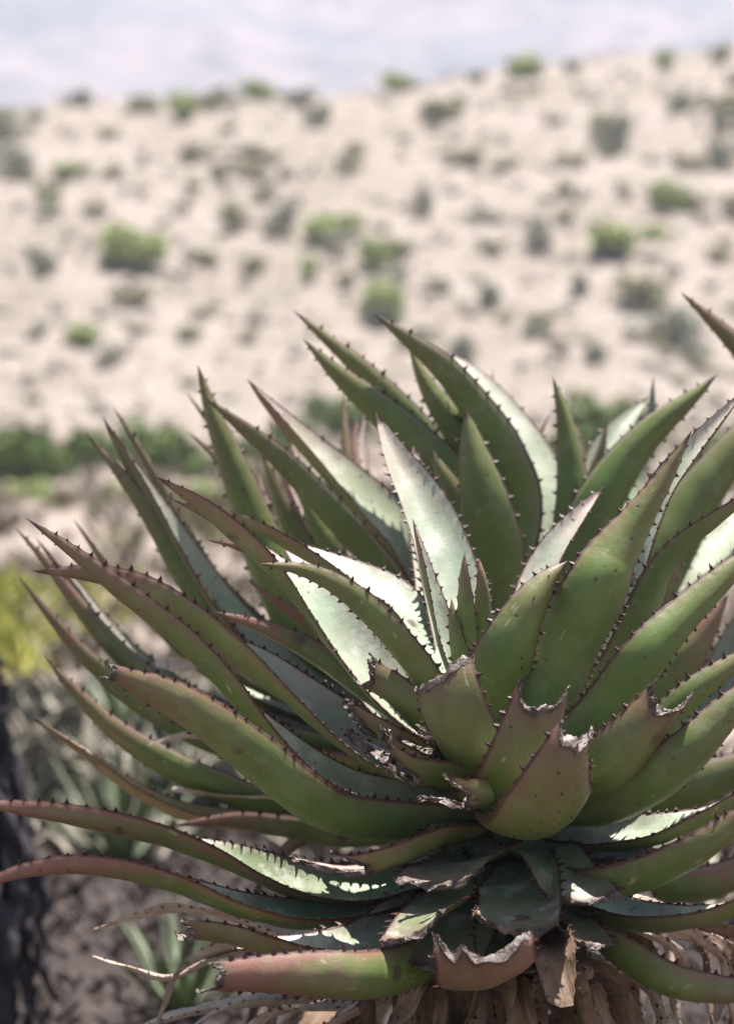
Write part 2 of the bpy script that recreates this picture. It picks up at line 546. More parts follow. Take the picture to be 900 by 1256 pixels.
def height(x, y):
    x, y = np.asarray(x, float), np.asarray(y, float)
    crest = 67.2 + .33 * np.clip(x, -40, 40) + 2.0 * fbm(x, y * 0, 9, 3)          # ridge line runs up to the right
    s = np.clip(y - HILL0, 0, None)
    up = .36 * (np.sqrt(s ** 2 + 9) - 3)
    top = .36 * (np.sqrt((crest - HILL0) ** 2 + 9) - 3)
    down = top - .25 * (y - crest)
    h = np.where(y < crest, up, np.maximum(down, -6))
    h = -np.log(np.exp(-np.clip(up, -50, 60) * .8) + np.exp(-np.clip(down, -50, 60) * .8)) / .8
    h = np.maximum(h, -6)
    h = h + .35 * fbm(x, y, 9, 5) * np.clip((y - 20) / 40, 0, 1) + .05 * fbm(x, y, 1.4, 6)
    # far mountain side
    m = np.clip(y - 330, 0, None)
    h = h + .26 * m * (1 + .25 * fbm(x, y, 160, 8, 5)) + np.clip(m / 60, 0, 1) * 16 * fbm(x, y, 60, 9, 5)
    return h

def sheet(name, xs, ys, mat):
    X, Y = np.meshgrid(xs, ys, indexing='xy')
    Z = height(X, Y)
    V = np.stack([X, Y, Z], -1).reshape(-1, 3)
    nx, ny = len(xs), len(ys)
    i, j = np.meshgrid(np.arange(ny - 1), np.arange(nx - 1), indexing='ij')
    F = np.stack([i * nx + j, i * nx + j + 1, (i + 1) * nx + j + 1, (i + 1) * nx + j], -1).reshape(-1, 4)
    o = mesh_obj(name, V, F, mat, None, True)
    o['kind'] = 'structure'
    return o

def land_mat(name, cs, s1, s2, bump):
    m, nt, b = new_mat(name)
    k = NB(nt)
    oc = k.objco()
    a, c, d = k.noise(oc, s1, 5, .6), k.noise(oc, s2, 5, .65), k.noise(oc, s2 * 6, 4, .6)
    col = k.mix(k.ss(a, .38, .62), cs[0], cs[1])
    col = k.mix(k.math('MULTIPLY', k.ss(c, .44, .70), .85), col, cs[2])
    col = k.mix(k.math('MULTIPLY', k.ss(d, .50, .75), .5), col, cs[3])
    nt.links.new(col, b.inputs['Base Color'])
    b.inputs['Roughness'].default_value = .95
    b.inputs['Specular IOR Level'].default_value = .1
    nt.links.new(k.bump(k.math('ADD', c, d), bump, .12), b.inputs['Normal'])
    return m

M_SOIL = land_mat('dry_soil', [(.215, .176, .148), (.19, .157, .132), (.145, .122, .10), (.23, .192, .164)], .35, 2.2, .5)
M_HILL = land_mat('hill_soil', [(.245, .208, .182), (.205, .173, .146), (.135, .122, .088), (.265, .230, .206)], .35, 1.9, .8)
M_MTN = land_mat('mountain_scrub', [(.15, .118, .118), (.070, .072, .078), (.030, .038, .042), (.16, .13, .135)], .035, .16, .5)

near_x = np.concatenate([np.linspace(-900, -60, 22), np.linspace(-55, -9, 40), np.linspace(-8, 8, 110), np.linspace(9, 55, 40), np.linspace(60, 900, 22)])
sheet('ground', near_x, np.concatenate([np.linspace(-60, -2, 16), np.linspace(0, 42, 150)]), M_SOIL)
sheet('hillside', np.concatenate([np.linspace(-900, -62, 20), np.linspace(-60, 60, 260), np.linspace(62, 900, 20)]),
      np.concatenate([np.linspace(42, 84, 160), np.linspace(86, 325, 26)]), M_HILL)
sheet('mountain', np.linspace(-900, 900, 160), np.linspace(325, 760, 80), M_MTN)

def land_hit(px_, py_, near=5.0, far=85.0):
    r = ray(px_, py_); r = r / r[1]
    ys = np.linspace(near, far, 4000)
    z = CAM_H + r[2] * ys
    g = z - height(r[0] * ys, ys)
    k = np.where(g < 0)[0]
    y = ys[k[0]] if len(k) else far
    return np.array([r[0] * y, y, float(height(r[0] * y, y))])

# ------------------------------------------------------------------ leaf-clump foliage for shrubs
def clump_mesh(name, n, seed, mat, lobes=7, leaf_s=.085, flat=.75, long=1.5):
    """a unit shrub (radius about 1, standing on z=0): small leaf faces spread through several lobes, twigs below"""
    r = np.random.default_rng(seed)
    cs = np.stack([r.uniform(-.55, .55, lobes), r.uniform(-.55, .55, lobes), r.uniform(.35, .8, lobes) * flat], 1)
    rs = r.uniform(.28, .5, lobes)
    k = r.integers(0, lobes, n)
    d = unit(r.normal(0, 1, (n, 3))); rad = rs[k] * r.uniform(.25, 1, n) ** .45
    c = cs[k] + d * rad[:, None] * np.array([1, 1, flat])
    c[:, 2] = np.maximum(c[:, 2], .03)
    s = leaf_s * r.uniform(.6, 1.4, n)
    a = unit(d + r.normal(0, .8, (n, 3))); bb = unit(np.cross(a, r.normal(0, 1, (n, 3)))); cc = np.cross(a, bb)
    V = np.stack([c - bb * s[:, None] * long, c + cc * s[:, None] * .55, c + bb * s[:, None] * long, c - cc * s[:, None] * .55], 1).reshape(-1, 3)
    F = np.arange(4 * n).reshape(-1, 4)
    tv = []
    for i in range(lobes):                                         # twigs from the foot to every lobe
        p0, p1 = np.array([0, 0, -.05]), cs[i]
        dd = unit(p1 - p0); e1 = unit(np.cross(dd, [0.3, .9, .1])); e2 = np.cross(dd, e1)
        for (f0, f1) in ((e1, e2), (e2, -e1)):
            tv += [p0 - f0 * .03, p0 + f0 * .03, p1 + f0 * .012, p1 - f0 * .012]
    V = np.vstack([V, np.array(tv)]); F = np.vstack([F, np.arange(4 * n, 4 * n + len(tv)).reshape(-1, 4)])
    me_o = mesh_obj(name, V, F, mat, None, False)
    me = me_o.data
    bpy.data.objects.remove(me_o)
    return me

def foliage_mat(name, c1, c2, c3):
    m, nt, b = new_mat(name)
    k = NB(nt)
    oi = nt.nodes.new('ShaderNodeObjectInfo')
    g = nt.nodes.new('ShaderNodeNewGeometry')
    col = k.mix(g.outputs['Random Per Island'], c1, c2)
    col = k.mix(k.math('MULTIPLY', oi.outputs['Random'], .6), col, c3)
    nt.links.new(col, b.inputs['Base Color'])
    b.inputs['Roughness'].default_value = .65
    b.inputs['Specular IOR Level'].default_value = .2
    return m

M_GREEN = foliage_mat('shrub_green', (.21, .26, .09), (.34, .38, .155), (.28, .32, .125))
M_GREY = foliage_mat('shrub_grey_green', (.18, .182, .135), (.285, .28, .21), (.235, .23, .18))
M_OLIVE = foliage_mat('shrub_olive', (.18, .18, .095), (.29, .27, .155), (.26, .235, .15))
M_STRAW = foliage_mat('straw', (.20, .17, .135), (.30, .255, .205), (.25, .21, .17))
M_YGRASS = foliage_mat('yellow_green_grass', (.38, .40, .09), (.58, .55, .14), (.48, .48, .11))
M_TUFT = foliage_mat('grey_tuft', (.205, .19, .14), (.29, .255, .205), (.25, .225, .175))
M_THICK = foliage_mat('thicket_green', (.060, .098, .022), (.135, .18, .046), (.09, .13, .034))
ME = {'v': [clump_mesh('thicket_%d' % i, 1100, 70 + i, M_THICK, 8) for i in range(3)],
      'g': [clump_mesh('shrub_g%d' % i, 900, 40 + i, M_GREEN) for i in range(3)],
      'd': [clump_mesh('shrub_d%d' % i, 700, 50 + i, M_GREY, 6, .075) for i in range(3)],
      'o': [clump_mesh('shrub_o%d' % i, 600, 60 + i, M_OLIVE, 6, .08) for i in range(3)]}
KIND = {'g': ('leafy green', 'green bushes on the hillside'), 'd': ('dark grey-green', 'grey-green bushes on the hillside'),
        'o': ('sparse olive-brown', 'olive bushes on the hillside')}
def shrub(x, y, w, h, kind, label, group):
    """x, y: middle of the bush in photograph pixels, w, h its size there; it stands where that ray meets the land"""
    p, q = land_hit(x, y + h * .5), 0
    while p[1] > 76 and q < 60:                                    # a bush on the crest stands where the crest is
        q += 2
        p = land_hit(x, y + h * .5 + q)
    sc = w / PW * SENS / LENS * p[1]
    o = bpy.data.objects.new('bush', random.choice(ME[kind]))
    COL.objects.link(o)
    o.location = (p[0], p[1], p[2] - .03)
    hz = h / PW * SENS / LENS * p[1]
    o.scale = (sc * .7, sc * .7, hz * 1.2)
    o.rotation_euler = (0, 0, random.uniform(0, 6.28))
    tag(o, label, 'bush', group)
    return o

HILL_BUSHES = """640 80 46 26 g;815 72 28 22 g;490 98 36 24 g;540 132 56 26 o;315 100 36 26 g;365 118 30 24 d;392 138 28 26 d
220 128 40 38 g;170 122 36 22 o;97 118 32 22 d;15 155 42 26 d;18 196 44 40 d;88 207 44 20 g;745 160 52 44 d;738 145 30 22 g;835 122 36 30 d
888 187 36 36 d;822 237 50 40 g;845 245 32 28 o;765 290 84 40 g;665 285 46 46 d;570 188 46 24 o;517 245 24 40 d;408 276 62 40 g
410 292 44 20 d;345 268 34 40 d;292 262 34 44 o;168 298 78 54 g;55 320 30 30 d;160 360 42 30 o;466 308 44 44 g;470 368 56 50 g
474 382 46 26 d;375 328 26 34 g;605 360 40 30 d;715 348 34 28 d;800 352 76 44 o;822 396 74 44 d;850 425 32 26 d;103 410 40 28 g
130 435 32 30 d;730 430 30 28 d;565 428 42 36 d;258 312 36 20 o;310 318 30 24 o;270 208 22 26 o;234 185 24 30 o;422 340 22 26 o
690 230 24 18 o;620 200 26 18 o;440 180 28 20 o;130 160 26 18 o;330 190 24 18 o;60 250 26 16 o;600 300 24 18 o;880 310 30 24 o
270 100 22 18 d;580 92 26 16 o;880 62 28 24 o;700 78 24 14 o;45 400 26 20 d;300 410 28 18 o;250 380 24 16 o;660 400 28 18 o""".replace('\n', ';')
r_ = np.random.default_rng(77)
extra = []
for i in range(150):
    ex, ey = r_.uniform(-320, 1220), r_.uniform(75, 470)
    ey = max(ey, 142 - ex * .075)
    ew = r_.uniform(14, 34) * (1.0 if 0 < ex < 900 else 1.7)
    extra.append('%d %d %d %d %s' % (ex, ey, ew, ew * r_.uniform(.5, .8), 'odo'[int(r_.integers(0, 3))]))
HILL_BUSHES = HILL_BUSHES + ';' + ';'.join(extra)
RECS = [(*map(float, r.split()[:4]), r.split()[4]) for r in HILL_BUSHES.split(';')]
for q in RECS:
    x, y, w, h, kd = q
    size = 'broad' if w >= 70 else 'medium' if w >= 44 else 'small' if w >= 29 else 'tiny'
    band = 'on the hill crest' if y < 140 else 'high on the slope' if y < 230 else 'halfway up the slope' if y < 330 else 'low on the slope'
    near = sorted((math.hypot(x - r[0], y - r[1]), r[4], r[2]) for r in RECS if r is not q)[0]
    by = 'standing alone' if near[0] > 62 else 'beside a %s %s bush' % ('larger' if near[2] > w else 'smaller', KIND[near[1]][0].split()[-1])
    shrub(x, y, w, h, kd, '%s %s bush %s, %s' % (size, KIND[kd][0], band, by), KIND[kd][1])
for (x, y, w, h) in ((12, 550, 104, 84), (66, 566, 66, 46), (112, 548, 62, 54), (188, 548, 92, 70), (256, 568, 58, 40), (318, 545, 56, 38), (352, 530, 60, 52),
                     (408, 506, 84, 62), (745, 528, 112, 92), (682, 546, 50, 40), (862, 548, 76, 40)):
    shrub(x, y, w, h, 'v', 'broad round green bush at the hill foot, behind the rear aloe' if w > 110 else '%s lush green bush in the thicket row at the foot of the hill' % ('tall' if h >= 60 else 'middling' if h >= 50 else 'low'),
          'green bushes at the foot of the hill')

for (x, y, w, h) in ((40, 598, 54, 30), (142, 602, 48, 26), (238, 604, 52, 30), (300, 598, 40, 26), (10, 606, 40, 24)):
    shrub(x, y, w, h, 'o' if w < 45 else 'g', 'small yellow-green shrub on bare ground in front of the thicket row', 'low shrubs in front of the thicket')

# ------------------------------------------------------------------ ground cover nobody could count
def scatter(name, pos, size, n_blade, mat, label, cat, upright=1.0, wide=.16):
    n = len(pos)
    m = n * n_blade
    c = np.repeat(pos, n_blade, 0); s = np.repeat(size, n_blade) * rng.uniform(.6, 1.25, m)
    an = rng.uniform(0, 2 * math.pi, m); ln = rng.uniform(.1, .9, m) / upright
    d = unit(np.stack([np.cos(an) * ln, np.sin(an) * ln, np.ones(m)], 1))
    sd_ = np.stack([-np.sin(an), np.cos(an), np.zeros(m)], 1)
    c = c + np.stack([rng.normal(0, .25, m) * s, rng.normal(0, .25, m) * s, -.02 * s], 1)
    wv = (s * wide)[:, None]
    b = c + d * (s * .55)[:, None]
    t_ = c + unit(d + np.stack([np.cos(an), np.sin(an), np.zeros(m)], 1) * .3) * s[:, None]
    V = np.stack([c - sd_ * wv * .5, c + sd_ * wv * .5, b + sd_ * wv * .4, t_, b - sd_ * wv * .4], 1).reshape(-1, 3)
    F = np.arange(5 * m).reshape(-1, 5)
    o = mesh_obj(name, V, F, mat, None, False)
    tag(o, label, cat, None, 'stuff')
    return o

def on_land(xs, ys):
    return np.stack([xs, ys, height(xs, ys)], 1)

n = 4600
ys = rng.uniform(30, 72, n); xs = rng.uniform(-.36, .36, n) * ys
msk = fbm(xs, ys, 2.6, 21) + rng.uniform(-.4, .4, n) > .06
scatter('dry_scrub', on_land(xs[msk], ys[msk]), rng.uniform(.04, .24, msk.sum()), 16, M_TUFT, 'low grey-brown scrub dotting the pale hillside', 'scrub', .42, .26)
n = 3800
ys = rng.uniform(30, 72, n); xs = rng.uniform(-.36, .36, n) * ys
scatter('dry_hill_grass', on_land(xs, ys), rng.uniform(.05, .16, n), 12, M_STRAW, 'bleached straw-coloured grass over the hillside', 'grass', .9, .12)
n = 520
ys = rng.uniform(9, 28, n); xs = rng.uniform(-.2, .2, n) * ys
scatter('dry_grass', on_land(xs, ys), rng.uniform(.08, .28, n), 16, M_STRAW, 'dry straw-coloured grass on the flat ground behind the aloes', 'grass', 1, .08)
n = 90
ys = rng.uniform(7, 13, n); xs = rng.uniform(-.2, .2, n) * ys
scatter('low_scrub', on_land(xs, ys), rng.uniform(.10, .32, n), 22, M_TUFT, 'low grey-green scrub on the flat ground behind the aloes', 'scrub', .7, .14)
# yellow-green grass patch to the left
n = 700
xs = rng.normal(-2.0, .27, n); ys = rng.normal(14.2, .9, n)
scatter('yellow_grass', on_land(xs, ys), rng.uniform(.08, .19, n), 26, M_YGRASS, 'bright yellow-green grass patch on the ground at the left', 'grass', 1.2, .07)
n = 80
xs = rng.normal(-.7, .7, n); ys = rng.normal(22.0, 2.2, n)
scatter('green_grass', on_land(xs, ys), rng.uniform(.12, .34, n), 24, M_OLIVE, 'olive-green grass patch behind the rear aloe', 'grass', 1.2, .08)

# ------------------------------------------------------------------ aloes
def base_of(x, y, dist):
    p = at(x, y, dist)
    return (p[0], dist, float(height(p[0], dist)))

def stem(plant, x, dist, ztop, r0, r1, name='stem', mat=None):
    """knobbly trunk from the ground to the crown"""
    org = np.array(plant.location)
    nz, na = 26, 20
    V = []
    for i in range(nz):
        f = i / (nz - 1)
        z = -.05 + (ztop - org[2] + .05) * f
        for j in range(na):
            a = 2 * math.pi * j / na
            r = (r0 * (1 - f) + r1 * f) * (1 + .07 * math.sin(a * 5 + i * 1.7) + .08 * math.sin(i * 2.6 + a * 2))
            if i == nz - 1: r *= .5
            V.append((r * math.cos(a), r * math.sin(a), z))
    F = [(i * na + j, i * na + (j + 1) % na, (i + 1) * na + (j + 1) % na, (i + 1) * na + j) for i in range(nz - 1) for j in range(na)]
    F.append(tuple(range((nz - 1) * na, nz * na)))
    return mesh_obj(name, np.array(V), F, mat or M_STEM, plant, True, 60)

def grow(plant, dist, recs, fine=True):
    for r in recs:
        r = dict(r)
        d = r.pop('d', (0, 0, 0)); W = px(r.pop('W'), dist); pts = r.pop('p')
        leaf(plant, P2(pts, d, dist), W, fine=r.pop('fine', fine), **r)

# ---- the near aloe -------------------------------------------------
A1 = empty('aloe_plant', base_of(597, 950, D0))
tag(A1, 'sharply focused front aloe with torn leaf stubs and a dead-leaf skirt', 'aloe', 'aloe plants')
zt = at(590, 900, D0)[2]
stem(A1, 597, D0, zt, .085, .075)

front = [
 # left-hand leaves, highest first
 dict(p=[(195,587),(250,615),(300,648),(350,690),(400,740),(450,800),(500,855),(575,915)], d=(0,-3,-3), W=86, th=(48,34,-38), red=.8),
 dict(p=[(212,613),(262,636),(310,667),(360,715),(420,790),(520,870),(580,900)], d=(6,6,2), W=48, th=(20,-10,-40), red=.9),
 dict(p=[(287,627),(340,649),(390,672),(440,700),(490,735),(530,785),(575,850)], d=(16,10,0), W=72, th=(48,32,-38), red=.7),
 dict(p=[(318,698),(360,703),(400,714),(440,735),(480,768),(512,805),(540,850),(580,890)], d=(-18,-16,-7), W=46, th=(-40,-58,-62), red=.55),
 dict(p=[(255,661),(290,667),(325,680),(370,722),(420,790),(480,860),(560,910)], d=(4,4,0), W=40, th=(0,-40,-55), red=1.1),
 dict(p=[(41,637),(100,678),(170,733),(230,782),(280,832),(330,888),(395,940),(470,968),(590,975)], d=(-14,-12,-5), W=64, th=(32,18,-25,-48), red=.9),
 dict(p=[(43,700),(110,699),(165,709),(215,733),(265,762),(320,800),(380,852),(440,900),(500,930),(590,945)], d=(-4,-5,-3), W=84, th=(40,30,8,-35,-50), red=.9),
 dict(p=[(128,823),(190,848),(250,880),(310,922),(360,960),(410,992),(470,1002),(560,995),(610,985)], d=(-26,-20,-8), W=72, th=(5,-42,-58,-60), cut=dict(bite=.01, jag=.01, lip=.9), wp=[(0,.85),(.25,1),(.6,.95),(.85,.7),(1,.26)], red=.75),
 dict(p=[(-40,984),(50,991),(130,1003),(200,1018),(260,1036),(320,1060),(380,1078),(450,1080),(530,1060),(610,1035)], d=(-22,-20,-7), W=74, th=(42,38,22,-20,-48), red=1.15, pale=.15),  # low pale: inner face coloured darker to stand in for shade
 dict(p=[(-50,1100),(20,1070),(90,1057),(160,1061),(230,1077),(300,1102),(370,1114),(440,1106),(505,1083),(590,1050)], d=(-30,-26,-7), W=68, th=(42,36,18,-15,-50), red=1.6, pale=.2),  # inner face colour toned down in place of shade here too
 dict(p=[(222,1130),(280,1139),(340,1156),(400,1163),(460,1150),(530,1100),(590,1060)], d=(-32,-28,-8), W=86, th=(55,45,18,-25), cut=dict(bite=.02, jag=.01), wp=[(0,.85),(.3,1),(.7,.8),(1,.36)], red=.55, pale=.5),
 dict(p=[(240,1207),(300,1201),(380,1195),(450,1191),(510,1178),(560,1150),(605,1105)], d=(-46,-40,-9), W=66, th=(-30,-52,-62,-62), cut=dict(bite=.03, jag=.01, skew=.02), wp=[(0,.8),(.3,1),(.7,.92),(1,.52)], red=1.25),
 dict(p=[(372,1045),(430,1052),(490,1038),(560,1012),(620,995)], d=(-28,-24,-8), W=64, th=(42,2,-20), cut=dict(bite=.22, jag=.03, lip=1.5, skew=.08), wp=stump(.72), red=1.1, yel=.35, pale=.5),
 dict(p=[(262,752),(330,772),(390,800),(450,840),(520,890),(580,915)], d=(12,9,3), W=50, th=(-10,-40,-50), red=1.2),
 # heart of the crown
 dict(p=[(461,507),(488,560),(518,610),(540,660),(556,720),(570,790),(580,860)], d=(26,14,2), W=86, th=(62,74,66), side=(1,0), red=.75),
 dict(p=[(506,637),(524,690),(541,745),(556,800),(570,850)], d=(0,-2,-3), W=42, th=(25,30,10), side=(1,0), red=.9),
 dict(p=[(573,686),(571,735),(568,790),(575,850)], d=(-6,-6,-4), W=30, th=(-80,-84,-80), side=(1,0), red=.8),
 dict(p=[(588,690),(592,735),(588,790),(580,850)], d=(-4,-4,-3), W=30, th=(-70,-74,-70), side=(-1,0), red=1.0),
 dict(p=[(553,735),(560,775),(567,820),(575,860)], d=(-6,-6,-4), W=24, th=(-70,-70,-70), side=(1,0), red=.8),
 dict(p=[(736,600),(702,638),(672,680),(650,735),(635,800),(610,870)], d=(14,6,-1), W=60, th=(25,50,52), side=(-1,1), red=.95),
 dict(p=[(696,690),(668,712),(638,752),(617,800),(606,850),(600,905)], d=(-14,-16,-6), W=82, th=(-70,-76,-60), side=(-1,1), red=.55, keel=5),
 # right-hand leaves
 dict(p=[(847,533),(812,585),(780,628),(748,677),(732,712),(702,775),(676,840),(640,920)], d=(-12,-14,-5), W=92, th=(-60,-78,-62), side=(-1,1), red=.6, wp=[(0,.9),(.3,1),(.5,.92),(.62,.72),(.75,.46),(.88,.24),(.96,.1),(1,.02)]),
 dict(p=[(912,476),(858,538),(819,587),(796,631),(779,676),(765,725),(746,780),(716,840),(650,915)], d=(-4,-5,-2), W=70, th=(38,40,42), side=(-1,1), red=.7),
 dict(p=[(955,565),(885,618),(838,658),(806,700),(781,760),(745,830),(650,915)], d=(-4,-6,-3), W=68, th=(-50,-28,8), side=(-1,1), red=.45),
 dict(p=[(950,650),(885,708),(835,757),(794,803),(758,850),(715,897),(640,945)], d=(-10,-16,-6), W=72, th=(-50,-62,-50), side=(-1,1), red=.5),
 dict(p=[(828,843),(806,868),(776,905),(735,942),(650,970)], d=(-24,-22,-8), W=86, th=(-50,-66,-66), side=(-1,1), cut=dict(bite=.1, jag=.03, skew=-.05, lip=1.3), wp=stump(.58), red=.8),
 dict(p=[(955,780),(885,822),(840,855),(790,900),(720,940),(650,960)], d=(-8,-10,-5), W=56, th=(-20,-48,-48), side=(-1,1), red=.4),
 dict(p=[(965,810),(895,868),(842,918),(790,955),(735,983),(650,990)], d=(-22,-22,-9), W=76, th=(-40,-62,-58), side=(-1,1), red=.65),
 dict(p=[(960,935),(885,980),(840,1000),(790,1016),(730,1018),(650,1003)], d=(-14,-18,-8), W=72, th=(32,20,-15), red=.5),
 dict(p=[(930,985),(890,1010),(840,1036),(785,1046),(725,1040),(650,1015)], d=(-12,-18,-8), W=60, th=(28,14,-20), red=.5),
 dict(p=[(970,965),(895,1022),(840,1055),(775,1068),(705,1055),(640,1030)], d=(-30,-28,-9), W=74, th=(30,-30,-52), red=.85),
 dict(p=[(985,1075),(895,1106),(825,1116),(760,1110),(700,1080),(640,1045)], d=(-22,-22,-8), W=80, th=(40,14,-12), red=.55),
 dict(p=[(995,1212),(890,1204),(825,1194),(765,1165),(715,1130),(640,1080)], d=(-34,-28,-8), W=72, th=(60,5,-52,-58), red=.9, pale=.3),
 # torn stubs facing the camera
 dict(p=[(543,822,-22),(555,862,-23),(573,905,-21),(588,935,-14),(595,925,-5)], W=96, ref=(.25,.9,.55), cut=dict(bite=.06, jag=.03, skew=-.03), wp=[(0,.5),(.45,.85),(1,.92)], red=.45, keel=0, chan=.3),
 dict(p=[(668,836,-28),(652,885,-28),(634,935,-26),(620,965,-18),(605,950,-6)], W=112, ref=(-.15,.9,.55), cut=dict(bite=.10, jag=.025, skew=-.03), wp=stump(.56, 1.0), red=.75, keel=4, chan=.3),
 dict(p=[(712,892,-36),(693,932,-37),(672,968,-34),(652,986,-25),(625,972,-10)], W=128, ref=(-.25,.9,.55), cut=dict(bite=.07, jag=.03, lip=1.5, skew=-.04), wp=[(0,.8),(.4,1),(.7,.82),(1,.38)], red=.75, yel=.12, keel=16, chan=.32),
 dict(p=[(452,822),(485,845),(520,880),(570,915)], d=(-12,-12,-6), W=56, th=(-30,-46,-50), cut=dict(bite=.06, jag=.03, lip=1.2), wp=stump(.75), red=.5),
 dict(p=[(447,893),(485,915),(530,932),(590,945)], d=(-20,-18,-8), W=60, th=(30,0,-30), cut=dict(bite=.2, jag=.05, lip=1.9, skew=.1), wp=stump(.8), red=.7, pale=.5),
 dict(p=[(462,915),(500,938),(545,948),(600,955)], d=(-26,-23,-9), W=52, th=(10,-25,-40), cut=dict(bite=.25, jag=.04, lip=1.9, skew=-.12), wp=stump(.9), red=.6, pale=.5),
 dict(p=[(535,965),(560,970),(590,968),(620,965)], d=(-30,-26,-12), W=50, th=(0,-25,-40), cut=dict(bite=.22, jag=.05, lip=1.6), wp=stump(.9), red=.6, pale=.5),
 dict(p=[(500,897),(542,922),(592,935)], d=(-18,-15,-6), W=46, th=(10,-20,-35), cut=dict(bite=.2, jag=.04, lip=1.8, skew=.1), wp=stump(.9), red=.7, pale=.5),
 dict(p=[(425,868),(475,893),(530,915),(590,930)], d=(-14,-13,-5), W=50, th=(20,0,-30), cut=dict(bite=.2, jag=.04, lip=1.7, skew=-.1), wp=stump(.85), red=.7, pale=.6),
 # drooping stubs below, inner face up
 dict(p=[(534,1082,-30),(556,1058,-25),(585,1035,-17),(612,1020,-8)], W=108, ref=(-.2,-.05,1), cut=dict(bite=-.02, jag=.025, skew=.06), wp=stump(.95), red=.6, chan=.16, teeth=True, pale=.12, thick=.09),
 dict(p=[(714,1096,-29),(694,1068,-25),(668,1040,-19),(640,1015,-10)], W=104, ref=(.15,-.1,1), cut=dict(bite=.0, jag=.025), wp=stump(.92), red=.4, chan=.2, pale=.12, thick=.09),
 dict(p=[(628,1128,-38),(632,1100,-31),(634,1065,-22),(622,1035,-8)], W=100, ref=(0,-.2,1), cut=dict(bite=.0, jag=.025, skew=.04), wp=stump(.92), red=.45, chan=.16, pale=.12, thick=.09),
 dict(p=[(502,1140,-38),(530,1112,-31),(565,1080,-21),(600,1050,-8)], W=84, ref=(-.5,-.3,1), cut=dict(bite=.0, jag=.025, skew=.1), wp=stump(.9), red=.5, chan=.2, pale=.12, thick=.09),
 dict(p=[(535,1172,-34),(555,1140,-29),(580,1100,-20),(605,1060,-7)], W=104, ref=(-.1,-.3,1), cut=dict(bite=.0, jag=.02), wp=stump(.9), red=.55, chan=.14, pale=.12, thick=.09),
 dict(p=[(625,1180,-34),(632,1150,-28),(635,1110,-20),(620,1065,-7)], W=96, ref=(.1,-.3,1), cut=dict(bite=.0, jag=.02), wp=stump(.9), red=.4, chan=.14, pale=.12, thick=.09),
 dict(p=[(592,1143,-44),(595,1168,-45),(598,1190,-41),(602,1160,-26),(605,1090,-7)], W=118, ref=(0,1,.15), cut=dict(bite=.06, jag=.03), wp=stump(.92), red=1.05, yel=.25, chan=.16, pale=.2, thick=.1),
 dict(p=[(720,1150,-30),(705,1130,-26),(680,1100,-18),(650,1060,-8)], W=80, ref=(.4,-.2,1), cut=dict(bite=.0, jag=.02), wp=stump(.9), red=.6, chan=.2, pale=.12, thick=.09),
]
grow(A1, D0, front)
# leaves on the far side of the crown
for i, (az, el, ln, W) in enumerate([(100, 30, .52, 85), (125, 18, .5, 82), (150, 8, .46, 78), (88, 8, .5, 80), (112, 0, .48, 78)]):
    c0 = at(590, 905 + 8 * i, D0 + .03)
    dv = np.array([math.cos(R(az)) * math.cos(R(el)), math.sin(R(az)) * math.cos(R(el)), math.sin(R(el))])
    pts = [c0 + dv * ln * f + np.array([0, 0, .16 * ln * f * f]) for f in (0, .25, .5, .75, 1)]
    leaf(A1, pts, px(W, D0), ref=(-dv[0] * .4, -dv[1] * .4, 1), red=.7)

# dead skirt hanging under the crown
def dead(plant, dist, pts, d, W, mat=None, **kw):
    kw.setdefault('crinkle', .2); kw.setdefault('thick', .05); kw.setdefault('chan', .5)
    return leaf(plant, P2(pts, d, dist), px(W, dist), mat=mat or M_DEAD, name='dead_leaf', tooth=.8, **kw)
for (x0, x1, x2, y2, W, dt) in [(470,455,440,1290,50,-16), (500,490,480,1330,44,-24), (540,520,470,1300,58,-30), (560,550,535,1340,46,-34), (590,575,560,1300,52,-36),
                                (600,598,600,1340,48,-34), (620,625,618,1330,50,-38), (640,650,655,1320,44,-34), (650,672,690,1235,66,-38), (660,700,735,1300,60,-34),
                                (670,720,775,1310,54,-30), (690,750,800,1330,50,-22), (640,690,720,1345,56,-26), (520,500,505,1345,50,-22), (580,600,640,1350,60,-28)]:
    dead(A1, D0, [(x2, y2), ((x1 + x2) / 2, (1190 + y2) / 2 + 8), (x1, 1190), ((x0 + 600) / 2, 1130), (602, 1095)], (dt + 6, dt + 4, -6), W, th=(30, random.uniform(-60, 60), random.uniform(-80, 80)), wp=[(0,.7),(.3,1),(.7,.9),(1,.35)])
dead(A1, D0, [(690, 1232), (680, 1195), (672, 1160), (655, 1120), (625, 1080)], (-38, -32, -10), 62, th=(50, 65, 70), side=(1, 0), wp=[(0,.7),(.3,1),(.8,.85),(1,.5)], crinkle=.08)
# trunk further down is wrapped the same way
for i in range(26):
    a = i * 2.4
    z0 = zt - .25 - .016 * i
    c0 = np.array([A1.location[0], D0, z0])
    dv = np.array([math.cos(a), math.sin(a), 0])
    pts = [c0 + dv * .06, c0 + dv * .14 + np.array([0, 0, .01]), c0 + dv * .21 + np.array([0, 0, -.10]), c0 + dv * .19 + np.array([0, 0, -.24])]
    if pts[-1][2] < .02: continue
    leaf(A1, pts, .055, ref=(dv[0], dv[1], 1), mat=M_DEAD if i % 3 else M_DEADG, name='dead_leaf', crinkle=.16, thick=.05, chan=.5, fine=False)
